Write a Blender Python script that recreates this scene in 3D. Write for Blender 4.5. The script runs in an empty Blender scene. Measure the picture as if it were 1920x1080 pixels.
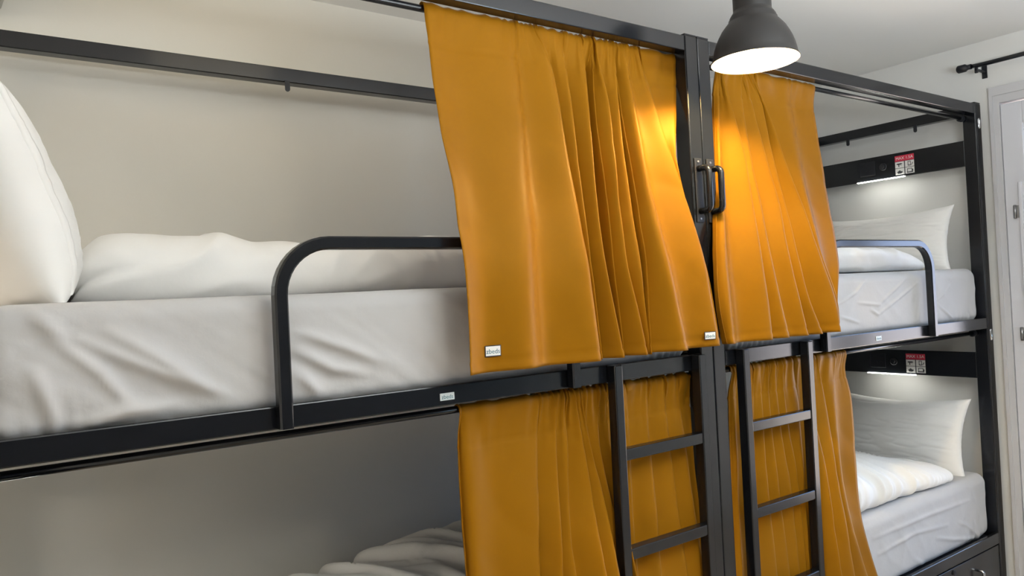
import bpy, bmesh, math, random
import numpy as np
from mathutils import Vector, Matrix

# ---------------------------------------------------------------- camera, sky, light, exposure
S = bpy.context.scene
COL = S.collection
cam_d = bpy.data.cameras.new('camera')
cam_d.sensor_width = 36.0
cam_d.lens = 26.7946
cam_d.clip_start = 0.02
cam = bpy.data.objects.new('camera', cam_d)
COL.objects.link(cam)
_r, _u, _f = Vector((0.812542, -0.580805, -0.049412)), Vector((0.033332, -0.038333, 0.998709)), Vector((0.581949, 0.813139, 0.011788))
_m = Matrix((_r, _u, -_f)).transposed().to_4x4()
_m.translation = Vector((-1.999520, -1.670385, 1.571086))
cam.matrix_world = _m
S.camera = cam

S.view_settings.view_transform = 'Standard'
S.view_settings.look = 'None'
S.view_settings.gamma = 1.0
S.view_settings.use_curve_mapping = False
S.view_settings.exposure = -0.18

W = bpy.data.worlds.new('daylight')
S.world = W
W.use_nodes = True
nt = W.node_tree
nt.nodes.clear()
wo = nt.nodes.new('ShaderNodeOutputWorld')
bg = nt.nodes.new('ShaderNodeBackground')
tc = nt.nodes.new('ShaderNodeTexCoord')
sp = nt.nodes.new('ShaderNodeSeparateXYZ')
mr = nt.nodes.new('ShaderNodeMapRange')
mr.inputs['From Min'].default_value = -0.12
mr.inputs['From Max'].default_value = 0.12
mx = nt.nodes.new('ShaderNodeMix')
mx.data_type = 'RGBA'
mx.inputs['A'].default_value = (1.50, 1.27, 1.15, 1)      # sunlit facades and paving below the horizon
mx.inputs['B'].default_value = (0.48, 0.86, 1.65, 1)      # blue-white sky
nt.links.new(tc.outputs['Generated'], sp.inputs[0])
nt.links.new(sp.outputs['Z'], mr.inputs['Value'])
nt.links.new(mr.outputs['Result'], mx.inputs['Factor'])
nt.links.new(mx.outputs['Result'], bg.inputs['Color'])
bg.inputs['Strength'].default_value = 5.5
nt.links.new(bg.outputs[0], wo.inputs[0])


def area(name, loc, rot, sx, sy, power, col, portal=False):
    l = bpy.data.lights.new(name, 'AREA')
    l.shape = 'RECTANGLE'
    l.size, l.size_y = sx, sy
    l.energy = power
    l.color = col
    if portal:
        l.cycles.is_portal = True
    o = bpy.data.objects.new(name, l)
    o.location = loc
    o.rotation_euler = rot
    COL.objects.link(o)
    return o


# daylight enters through the glazed balcony door: a portal in its opening guides the sky light
area('door_portal', (2.27, -0.77, 1.22), (0, math.radians(90), 0), 2.3, 1.4, 1.0, (1, 1, 1), True)


def fill_light(name, loc_, power, col, rad):
    l = bpy.data.lights.new(name, 'POINT')
    l.energy = power
    l.color = col
    l.shadow_soft_size = rad
    o = bpy.data.objects.new(name, l)
    o.location = loc_
    COL.objects.link(o)


# unseen fill lights added to balance the room, no fixtures behind them
fill_light('fill_behind_the_camera', (-1.0, -2.3, 2.45), 21.0, (1.0, 0.945, 0.76), 0.12)  # added warm fill for the bed fronts and back wall
fill_light('cool_fill_front_right', (1.0, -2.7, 1.5), 22.0, (0.52, 0.78, 1.0), 0.15)  # added bluish fill for the right bunk
fill_light('fill_at_left_end_of_room', (-3.0, 0.5, 2.4), 12.0, (1.0, 0.89, 0.72), 0.15)  # added warm fill for the upper back wall
fill_light('low_fill_at_left_end', (-3.1, 0.0, 1.25), 11.0, (1.0, 0.88, 0.72), 0.15)  # added low fill, brightens the lower left berth from the left
fill_light('fill_over_left_bunk', (-1.2, 0.45, 2.58), 3.0, (1.0, 0.86, 0.6), 0.25)  # added weak fill inside the upper left berth
area('upward_ceiling_fill', (-0.3, -2.0, 1.9), (math.pi, 0, 0), 1.2, 1.2, 145.0, (0.89, 0.96, 1.0))  # added upward fill, brightens the ceiling for bounce

# ---------------------------------------------------------------- materials
def mat(name, col, rough=0.5, spec=0.5, metal=0.0, sheen=0.0, sheen_rough=0.3, var=0.0, var_scale=6.0,
        bump=0.0, bump_scale=200.0, bump_dist=0.001, emit=None, emit_s=0.0, stretch=None):
    m = bpy.data.materials.new(name)
    m.use_nodes = True
    t = m.node_tree
    p = t.nodes['Principled BSDF']
    p.inputs['Base Color'].default_value = (*col, 1)
    p.inputs['Roughness'].default_value = rough
    p.inputs['Specular IOR Level'].default_value = spec
    p.inputs['Metallic'].default_value = metal
    if sheen:
        p.inputs['Sheen Weight'].default_value = sheen
        p.inputs['Sheen Roughness'].default_value = sheen_rough
    if emit:
        p.inputs['Emission Color'].default_value = (*emit, 1)
        p.inputs['Emission Strength'].default_value = emit_s
    tcn = t.nodes.new('ShaderNodeTexCoord')
    if var:
        n = t.nodes.new('ShaderNodeTexNoise')
        n.inputs['Scale'].default_value = var_scale
        n.inputs['Detail'].default_value = 4
        t.links.new(tcn.outputs['Object'], n.inputs['Vector'])
        mm = t.nodes.new('ShaderNodeMix')
        mm.data_type = 'RGBA'
        mm.inputs['A'].default_value = (*[c * (1 - var) for c in col], 1)
        mm.inputs['B'].default_value = (*[min(1, c * (1 + var)) for c in col], 1)
        t.links.new(n.outputs['Fac'], mm.inputs['Factor'])
        t.links.new(mm.outputs['Result'], p.inputs['Base Color'])
    if bump:
        n = t.nodes.new('ShaderNodeTexNoise')
        n.inputs['Scale'].default_value = bump_scale
        n.inputs['Detail'].default_value = 3
        src = tcn.outputs['Object']
        if stretch:
            mp = t.nodes.new('ShaderNodeMapping')
            mp.inputs['Scale'].default_value = stretch
            t.links.new(src, mp.inputs['Vector'])
            src = mp.outputs['Vector']
        t.links.new(src, n.inputs['Vector'])
        b = t.nodes.new('ShaderNodeBump')
        b.inputs['Strength'].default_value = bump
        b.inputs['Distance'].default_value = bump_dist
        t.links.new(n.outputs['Fac'], b.inputs['Height'])
        t.links.new(b.outputs['Normal'], p.inputs['Normal'])
    return m


M_BLACK = mat('black_powder_coat', (0.0072, 0.0082, 0.0108), 0.19, 0.5, bump=0.06, bump_scale=500, bump_dist=0.0006)
M_BLACKM = mat('black_plastic', (0.012, 0.013, 0.017), 0.45, 0.4)
M_CURT = mat('mustard_satin', (0.268, 0.109, 0.0045), 0.46, 0.20, sheen=0.0, sheen_rough=0.4, var=0.05, var_scale=9,
             bump=0.10, bump_scale=700, bump_dist=0.0005)
M_CURT.node_tree.nodes['Principled BSDF'].inputs['Specular Tint'].default_value = (1.0, 0.62, 0.16, 1)   # gold satin weft
M_STITCH = mat('mustard_thread', (0.58, 0.32, 0.07), 0.6)
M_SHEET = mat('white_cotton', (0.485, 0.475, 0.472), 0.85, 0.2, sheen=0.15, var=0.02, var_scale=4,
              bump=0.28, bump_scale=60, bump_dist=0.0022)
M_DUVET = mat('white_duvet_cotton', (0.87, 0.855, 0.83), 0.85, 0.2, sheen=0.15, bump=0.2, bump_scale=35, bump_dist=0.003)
M_WALL = mat('warm_white_paint', (0.75, 0.73, 0.675), 0.9, 0.15, var=0.02, var_scale=1.5, bump=0.12, bump_scale=140, bump_dist=0.0012)
M_WALLR = mat('white_paint', (0.74, 0.735, 0.72), 0.9, 0.15, var=0.02, var_scale=1.5, bump=0.12, bump_scale=140, bump_dist=0.0012)
M_CEIL = mat('ceiling_paint', (0.88, 0.87, 0.85), 0.95, 0.1, bump=0.1, bump_scale=120, bump_dist=0.001)
M_FRONT = mat('grey_far_wall', (0.07, 0.065, 0.06), 0.8, 0.2, var=0.1, var_scale=2)
M_FLOOR = mat('wood_laminate_floor', (0.46, 0.38, 0.29), 0.45, 0.4, var=0.2, var_scale=5)
M_DOOR = mat('white_lacquer', (0.66, 0.66, 0.70), 0.42, 0.4, bump=0.04, bump_scale=60)
M_FRAME = mat('grey_white_lacquer', (0.56, 0.555, 0.57), 0.5, 0.35, bump=0.04, bump_scale=60)
M_CHROME = mat('chrome', (0.75, 0.75, 0.76), 0.2, 0.5, metal=1.0)
M_STEEL = mat('grey_steel', (0.35, 0.35, 0.36), 0.35, 0.5, metal=1.0)
M_SHADE = mat('charcoal_shade_paint', (0.0105, 0.0095, 0.009), 0.5, 0.35, var=0.1, var_scale=20)
M_SHIN = mat('white_enamel_inside', (0.9, 0.88, 0.82), 0.5, 0.3)
M_BULB = mat('lit_bulb', (1, 0.9, 0.7), 0.4, emit=(1.0, 0.70, 0.30), emit_s=1080.0)
M_STRIP = mat('lit_led_strip', (1, 1, 0.9), 0.4, emit=(1.0, 0.99, 0.90), emit_s=27.0)
M_WHITE = mat('white_print', (0.80, 0.79, 0.76), 0.5)
M_RED = mat('red_print', (0.62, 0.03, 0.07), 0.5)
M_INK = mat('dark_print', (0.03, 0.03, 0.035), 0.6)
M_TEAL = mat('teal_print', (0.02, 0.13, 0.17), 0.6)
M_PLATE = mat('pale_metal_badge', (0.62, 0.68, 0.70), 0.4, 0.5)
M_GREYW = mat('grey_white_plastic', (0.34, 0.33, 0.29), 0.5, 0.4)


def glass_mat():
    m = bpy.data.materials.new('clear_pane')
    m.use_nodes = True
    t = m.node_tree
    t.nodes.clear()
    o = t.nodes.new('ShaderNodeOutputMaterial')
    mixs = t.nodes.new('ShaderNodeMixShader')
    tr = t.nodes.new('ShaderNodeBsdfTransparent')
    tr.inputs[0].default_value = (0.95, 0.97, 0.97, 1)
    gl = t.nodes.new('ShaderNodeBsdfGlossy')
    gl.inputs['Roughness'].default_value = 0.02
    fr = t.nodes.new('ShaderNodeFresnel')
    fr.inputs[0].default_value = 1.45
    t.links.new(fr.outputs[0], mixs.inputs[0])
    t.links.new(tr.outputs[0], mixs.inputs[1])
    t.links.new(gl.outputs[0], mixs.inputs[2])
    t.links.new(mixs.outputs[0], o.inputs[0])
    return m


M_GLASS = glass_mat()

# ---------------------------------------------------------------- mesh helpers
def link(name, me, parent=None):
    o = bpy.data.objects.new(name, me)
    COL.objects.link(o)
    if parent is not None:
        o.parent = parent
    return o


def finish(bm, name, m, parent=None, smooth=False, origin=None):
    me = bpy.data.meshes.new(name)
    bmesh.ops.recalc_face_normals(bm, faces=bm.faces[:])
    bm.to_mesh(me)
    bm.free()
    for mm in (m if isinstance(m, (list, tuple)) else [m]):
        me.materials.append(mm)
    if smooth:
        me.polygons.foreach_set('use_smooth', [True] * len(me.polygons))
    return link(name, me, parent)


def bx(bm, x0, x1, y0, y1, z0, z1, bev=0.003, mi=0):
    if x0 > x1:
        x0, x1 = x1, x0
    mtx = Matrix.Translation(((x0 + x1) / 2, (y0 + y1) / 2, (z0 + z1) / 2)) @ Matrix.Diagonal((x1 - x0, y1 - y0, z1 - z0, 1))
    r = bmesh.ops.create_cube(bm, size=1.0, matrix=mtx)
    vs = r['verts']
    es = list({e for v in vs for e in v.link_edges})
    fs = {f for v in vs for f in v.link_faces}
    for f in fs:
        f.material_index = mi
    if bev > 0:
        rb = bmesh.ops.bevel(bm, geom=es, offset=bev, segments=2, affect='EDGES', profile=0.5)
        for f in rb['faces']:
            f.material_index = mi
            f.smooth = False


def boxobj(name, m, parent, *a, bev=0.003):
    bm = bmesh.new()
    bx(bm, *a, bev=bev)
    return finish(bm, name, m, parent)


def ring_sweep(bm, rings, closed_ring=True, cap=True, mi=0, smooth=True):
    vs = [[bm.verts.new(p) for p in r] for r in rings]
    n = len(rings[0])
    for a, b in zip(vs[:-1], vs[1:]):
        for i in range(n if closed_ring else n - 1):
            j = (i + 1) % n
            f = bm.faces.new((a[i], a[j], b[j], b[i]))
            f.smooth = smooth
            f.material_index = mi
    if cap:
        for r in (vs[0], vs[-1]):
            try:
                f = bm.faces.new(r)
                f.material_index = mi
            except ValueError:
                pass
    return vs


def tube(bm, pts, rad, n=12, mi=0, cap=True):
    pts = [Vector(p) for p in pts]
    rads = rad if isinstance(rad, (list, tuple)) else [rad] * len(pts)
    rings = []
    up = None
    for i, p in enumerate(pts):
        d = (pts[min(i + 1, len(pts) - 1)] - pts[max(i - 1, 0)]).normalized()
        if up is None:
            up = Vector((0, 0, 1)) if abs(d.z) < 0.9 else Vector((0, 1, 0))
        a = d.cross(up).normalized()
        up = a.cross(d).normalized()
        rings.append([p + rads[i] * (math.cos(t) * a + math.sin(t) * up) for t in [2 * math.pi * k / n for k in range(n)]])
    ring_sweep(bm, rings, cap=cap, mi=mi)


def lathe(bm, prof, c, n=48, mi=0, cap=False):
    rings = [[(c[0] + r * math.cos(2 * math.pi * k / n), c[1] + r * math.sin(2 * math.pi * k / n), z) for k in range(n)] for r, z in prof]
    ring_sweep(bm, rings, cap=cap, mi=mi)


def arc_path(x0, x1, zb, zt, R, y, n=10):
    s = 1 if x1 > x0 else -1
    p = [(x0, y, zb), (x0, y, zt - R - 0.02)]
    for k in range(n + 1):
        a = math.pi / 2 * k / n
        p.append((x0 + s * (R - R * math.cos(a)), y, zt - R + R * math.sin(a)))
    for k in range(n + 1):
        a = math.pi / 2 * (1 - k / n)
        p.append((x1 - s * (R - R * math.cos(a)), y, zt - R + R * math.sin(a)))
    p += [(x1, y, zt - R - 0.02), (x1, y, zb)]
    return p


def sq_sweep(bm, path, w, d, c=0.004):
    """square bar (w in the path's plane, d across it along y) swept along a path lying in an xz plane"""
    rings = []
    P = [Vector(p) for p in path]
    hw, hd = w / 2, d / 2
    prof = [(-hw + c, -hd), (hw - c, -hd), (hw, -hd + c), (hw, hd - c), (hw - c, hd), (-hw + c, hd), (-hw, hd - c), (-hw, -hd + c)]
    for i, p in enumerate(P):
        t = (P[min(i + 1, len(P) - 1)] - P[max(i - 1, 0)]).normalized()
        nrm = Vector((t.z, 0, -t.x))
        rings.append([p + nrm * a + Vector((0, b, 0)) for a, b in prof])
    ring_sweep(bm, rings, smooth=False)


def text_mesh(txt, size, depth=0.0004):
    cu = bpy.data.curves.new('lettering', 'FONT')
    cu.body = txt
    cu.size = size
    cu.align_x = 'CENTER'
    cu.align_y = 'CENTER'
    cu.extrude = depth
    cu.resolution_u = 3
    o = bpy.data.objects.new('lettering', cu)
    COL.objects.link(o)
    bpy.context.view_layer.update()
    dg = bpy.context.evaluated_depsgraph_get()
    me = bpy.data.meshes.new_from_object(o.evaluated_get(dg))
    bpy.data.objects.remove(o)
    bpy.data.curves.remove(cu)
    me.name = 'lettering'
    me.materials.clear()
    return me


def thing(name, label, cat, loc=(0, 0, 0), group=None):
    o = bpy.data.objects.new(name, None)
    o.empty_display_size = 0.1
    o.location = loc
    COL.objects.link(o)
    tag(o, label, cat, group)
    return o


def tag(o, label, cat, group=None):
    o['label'] = label
    o['category'] = cat
    if group:
        o['group'] = group
    return o


def struct(o):
    o['kind'] = 'structure'
    return o


# smooth 3-d noise, vectorised
_rng = np.random.RandomState(7)
_perm = _rng.permutation(256)
_perm = np.concatenate([_perm, _perm, _perm])
_grad = _rng.normal(size=(256, 3))
_grad /= np.linalg.norm(_grad, axis=1)[:, None]


def noise3(x, y, z):
    x, y, z = np.broadcast_arrays(np.asarray(x, float), np.asarray(y, float), np.asarray(z, float))
    xi, yi, zi = np.floor(x).astype(int), np.floor(y).astype(int), np.floor(z).astype(int)
    xf, yf, zf = x - xi, y - yi, z - zi
    f = lambda t: t * t * t * (t * (t * 6 - 15) + 10)
    u, v, w = f(xf), f(yf), f(zf)
    out = 0
    for a in (0, 1):
        for b in (0, 1):
            for c in (0, 1):
                g = _grad[_perm[_perm[_perm[(xi + a) & 255] + ((yi + b) & 255)] + ((zi + c) & 255)]]
                dv = g[..., 0] * (xf - a) + g[..., 1] * (yf - b) + g[..., 2] * (zf - c)
                out = out + dv * (u if a else 1 - u) * (v if b else 1 - v) * (w if c else 1 - w)
    return out


def ridged(x, y, z):
    return (1 - np.sqrt(noise3(x, y, z) ** 2 + 0.0025) * 2.6).clip(0, 1) ** 2


def grid_mesh(name, P, m, parent=None, close_u=False, caps=False):
    """P: (nu, nv, 3) array of points -> quads"""
    nu, nv = P.shape[:2]
    idx = np.arange(nu * nv).reshape(nu, nv)
    if close_u:
        idx2 = np.vstack([idx, idx[:1]])
    else:
        idx2 = idx
    q = np.stack([idx2[:-1, :-1], idx2[1:, :-1], idx2[1:, 1:], idx2[:-1, 1:]], -1).reshape(-1, 4)
    faces = q.tolist()
    if caps:
        faces.append(idx[:, 0].tolist()[::-1])
        faces.append(idx[:, -1].tolist())
    me = bpy.data.meshes.new(name)
    me.from_pydata(P.reshape(-1, 3).tolist(), [], faces)
    me.polygons.foreach_set('use_smooth', [True] * len(me.polygons))
    me.materials.append(m)
    me.validate()
    me.update()
    bm = bmesh.new()
    bm.from_mesh(me)
    bmesh.ops.recalc_face_normals(bm, faces=bm.faces[:])
    bm.to_mesh(me)
    bm.free()
    return link(name, me, parent)


def grid_normals(P, close_u=True):
    if close_u:
        du = np.roll(P, -1, 0) - np.roll(P, 1, 0)
    else:
        du = np.gradient(P, axis=0)
    dv = np.gradient(P, axis=1)
    n = np.cross(du, dv)
    l = np.linalg.norm(n, axis=2, keepdims=True)
    return n / np.maximum(l, 1e-9)


# ---------------------------------------------------------------- room shell
YB, XR, ZC = 1.04, 2.11, 2.715
XL, YF = -3.3, -3.7


def plane_box(name, m, *a):
    return struct(boxobj(name, m, None, *a, bev=0.0))


plane_box('wall_back', M_WALL, XL, XR + 0.2, YB, YB + 0.15, 0, ZC)
plane_box('wall_left', M_WALL, XL - 0.15, XL, YF, YB + 0.15, 0, ZC)
plane_box('wall_front', M_FRONT, XL - 0.15, XR + 0.2, YF - 0.15, YF, 0, ZC)
plane_box('ceiling', M_CEIL, XL - 0.15, XR + 0.2, YF - 0.15, YB + 0.15, ZC, ZC + 0.15)
plane_box('floor', M_FLOOR, XL - 0.15, XR + 0.2, YF - 0.15, YB + 0.15, -0.12, 0)
# right wall with the door opening
DY0, DY1, DZ = -0.066, -1.50, 2.40
bm = bmesh.new()
bx(bm, XR, XR + 0.2, DY0, YB, 0, ZC, bev=0)
bx(bm, XR, XR + 0.2, YF, DY1, 0, ZC, bev=0)
bx(bm, XR, XR + 0.2, DY1, DY0, DZ, ZC, bev=0)
struct(finish(bm, 'wall_right', M_WALLR))
# skirting on the back and right walls
struct(boxobj('baseboard_back', M_DOOR, None, XL, XR, YB - 0.014, YB, 0.0, 0.08, bev=0.003))
struct(boxobj('baseboard_right', M_DOOR, None, XR - 0.014, XR, -0.025, YB - 0.014, 0.0, 0.08, bev=0.003))

# door casing (two stepped bands with mitred corners), proud of the wall
def casing(bm, o0, o1, x0, x1):
    """a mitred casing frame: o0 = outer margins, o1 = inner margins (y left, y right, z top)"""
    (a0, b0, t0), (a1, b1, t1) = o0, o1
    for quad in (((a0, 0), (a1, 0), (a1, t1), (a0, t0)), ((a0, t0), (a1, t1), (b1, t1), (b0, t0)), ((b1, 0), (b0, 0), (b0, t0), (b1, t1))):
        lo = [bm.verts.new((x1, y, z)) for y, z in quad]
        hi = [bm.verts.new((x0, y, z)) for y, z in quad]
        bm.faces.new(hi)
        bm.faces.new(lo[::-1])
        for i in range(4):
            j = (i + 1) % 4
            bm.faces.new((lo[i], lo[j], hi[j], hi[i]))


bm = bmesh.new()
casing(bm, (-0.030, DY1 - 0.036, 2.475), (-0.046, DY1 - 0.020, 2.432), XR - 0.020, XR + 0.01)
casing(bm, (-0.046, DY1 - 0.020, 2.432), (-0.072, DY1 + 0.006, 2.394), XR - 0.014, XR + 0.06)
struct(finish(bm, 'trim_1', M_FRAME))

def door_leaf(name, y0, y1, hinge_side):
    """glazed leaf between y0 (towards the bunks) and y1"""
    d = struct(finish(_leaf_bm(y0, y1), name, M_DOOR))
    g = boxobj('pane', M_GLASS, d, XR + 0.018, XR + 0.024, y1 + 0.088, y0 - 0.088, 0.30, 2.285, bev=0)
    bm = bmesh.new()
    bx(bm, XR + 0.004, XR + 0.016, y1 + 0.080, y1 + 0.096, 0.29, 2.295, bev=0.002)
    bx(bm, XR + 0.004, XR + 0.016, y0 - 0.096, y0 - 0.080, 0.29, 2.295, bev=0.002)
    bx(bm, XR + 0.004, XR + 0.016, y1 + 0.080, y0 - 0.080, 2.28, 2.295, bev=0.002)
    bx(bm, XR + 0.004, XR + 0.016, y1 + 0.080, y0 - 0.080, 0.29, 0.305, bev=0.002)
    finish(bm, 'glazing_bead', M_DOOR, d)
    yh = y0 - 0.042 if hinge_side > 0 else y1 + 0.042
    for z in (1.86, 1.275, 0.45):
        bm = bmesh.new()
        tube(bm, [(XR - 0.016, yh, z - 0.032), (XR - 0.016, yh, z + 0.032)], 0.006, 10)
        bx(bm, XR - 0.012, XR - 0.008, yh - 0.014, yh + 0.010, z - 0.030, z + 0.030, bev=0.001)
        h = finish(bm, 'hinge', M_STEEL, d)
        h['label'] = 'grey steel hinge'
    return d


def _leaf_bm(y0, y1):
    bm = bmesh.new()
    x0, x1 = XR - 0.008, XR + 0.05
    w = 0.09
    bx(bm, x0, x1, y0 - w, y0, 0.01, 2.385, bev=0.003)
    bx(bm, x0, x1, y1, y1 + w, 0.01, 2.385, bev=0.003)
    bx(bm, x0, x1, y1 + w, y0 - w, 2.28, 2.385, bev=0.003)
    bx(bm, x0, x1, y1 + w, y0 - w, 0.01, 0.31, bev=0.003)
    # raised sash lip of the leaf
    bx(bm, x0 - 0.010, x0 + 0.004, y0 - 0.075, y0 - 0.060, 0.02, 2.0, bev=0.002)
    return bm


door_leaf('door_1', DY0 - 0.008, -0.775, 1)
door_leaf('door_2', -0.785, DY1 + 0.008, -1)

# black curtain pole over the door
t = thing('curtain_pole', 'thin black curtain pole with knob end above the white door', 'curtain pole', (2.02, -0.06, 2.578))
def loc(o, parent):
    o.parent = parent
    o.matrix_parent_inverse = Matrix.Translation(-Vector(parent.location))
    return o
bm = bmesh.new(); tube(bm, [(2.02, 0.020, 2.583), (2.02, -0.05, 2.580), (2.02, -2.0, 2.580)], [0.0105, 0.0105, 0.0105], 14)
tube(bm, [(2.02, -0.06, 2.580), (2.02, -2.0, 2.580)], 0.0085, 14)
loc(finish(bm, 'rod', M_BLACK), t)
bm = bmesh.new()
tube(bm, [(2.02, 0.076, 2.583), (2.02, 0.070, 2.583), (2.02, 0.036, 2.583), (2.02, 0.030, 2.583), (2.02, 0.024, 2.583), (2.02, 0.010, 2.583)],
     [0.012, 0.019, 0.019, 0.014, 0.012, 0.013], 10)
loc(finish(bm, 'finial', M_BLACKM), t)
for yb in (-0.012, -1.5):
    bm = bmesh.new()
    bx(bm, 2.014, 2.026, yb - 0.007, yb + 0.007, 2.545, 2.572, bev=0.002)
    bx(bm, 2.014, XR, yb - 0.006, yb + 0.006, 2.556, 2.566, bev=0.002)
    bx(bm, XR - 0.004, XR, yb - 0.012, yb + 0.012, 2.53, 2.592, bev=0.001)
    loc(finish(bm, 'bracket', M_BLACKM), t)

# small grey fixture on the back wall at the photograph's top left corner
t = thing('wall_sconce', 'grey rounded wall fixture high above the left bunk, cut by the top left corner', 'wall lamp', (-1.935, YB, 2.50))
bm = bmesh.new()
lathe(bm, [(0.001, 2.487), (0.040, 2.487), (0.047, 2.492), (0.053, 2.512), (0.055, 2.53), (0.055, 2.62), (0.050, 2.63), (0.001, 2.63)], (-1.935, YB - 0.06), 32)
loc(finish(bm, 'body', M_GREYW, None, True), t)
loc(boxobj('backplate', M_GREYW, None, -1.985, -1.885, YB - 0.012, YB, 2.51, 2.61, bev=0.004), t)

# ---------------------------------------------------------------- bunk beds
L = 2.07
WB = 0.95
ZT0, ZT1 = 2.35, 2.40
ZM0, ZM1 = 1.305, 1.357
ZL0, ZL1 = 0.268, 0.321


def sticker_obj(parent, x, y0, y1, z0, z1, sgn):
    """warning sticker: red MAX 1.5A band over four white pictogram cells; lies on the panel facing along -x (sgn=1) or +x"""
    W_, H_ = y1 - y0, z1 - z0
    bm = bmesh.new()

    def rect(a0, a1, b0, b1, d, mi):
        bx(bm, a0, a1, b0, b1, 0.0, d, bev=0, mi=mi)
    rect(0, W_, 0, H_, 0.0006, 1)
    rect(0, W_, H_ * 0.70, H_, 0.0010, 2)
    cw, ch = W_ * 0.47, H_ * 0.325
    cells = [(0.005 * W_, H_ * 0.355), (0.525 * W_, H_ * 0.355), (0.005 * W_, H_ * 0.005), (0.525 * W_, H_ * 0.005)]
    for a, b in cells:
        rect(a, a + cw, b, b + ch, 0.0010, 0)
    k = W_ / 100.0
    def ink(ci, boxes):
        a, b = cells[ci]
        for (x0, x1, yy0, yy1) in boxes:
            rect(a + x0 * k, a + x1 * k, b + yy0 * k, b + yy1 * k, 0.0013, 1)
    # hair dryer, phone with plug, kettle, laptop
    ink(0, [(12, 34, 17, 24), (30, 38, 19, 22), (17, 22, 6, 17), (8, 12, 18, 23), (26, 28, 12, 15), (31, 33, 10, 13)])
    ink(1, [(14, 17, 6, 29), (27, 30, 6, 29), (14, 30, 26, 29), (14, 30, 5, 9), (32, 35, 6, 11), (35, 38, 10, 16), (38, 41, 14, 21)])
    ink(2, [(12, 32, 5, 16), (15, 29, 16, 20), (20, 24, 20, 23), (32, 37, 8, 17), (9, 12, 11, 16)])
    ink(3, [(10, 13, 8, 25), (33, 36, 8, 25), (10, 36, 23, 26), (8, 40, 4, 9), (36, 41, 10, 20)])
    me2 = text_mesh('MAX 1.5A', H_ * 0.21, 0.0002)
    me2.transform(Matrix.Translation((W_ / 2, H_ * 0.85, 0.0012)))
    bm.from_mesh(me2)
    bpy.data.meshes.remove(me2)
    bm.faces.ensure_lookup_table()
    for f in bm.faces:
        if f.calc_center_median().z > 0.00095 and f.calc_center_median().y > H_ * 0.7 and f.material_index == 0:
            f.material_index = 3
    # local (a right, b up, c out) -> world.  Seen from -x: right is -y ; seen from +x: right is +y
    if sgn > 0:
        mt = Matrix(((0, 0, -1, x), (-1, 0, 0, y1), (0, 1, 0, z0), (0, 0, 0, 1)))
    else:
        mt = Matrix(((0, 0, 1, x), (1, 0, 0, y0), (0, 1, 0, z0), (0, 0, 0, 1)))
    bmesh.ops.transform(bm, matrix=mt, verts=bm.verts[:])
    o = finish(bm, 'warning_sticker', [M_WHITE, M_INK, M_RED, M_WHITE], parent)
    o['label'] = 'red and white warning sticker reading MAX 1.5A'
    return o


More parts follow.
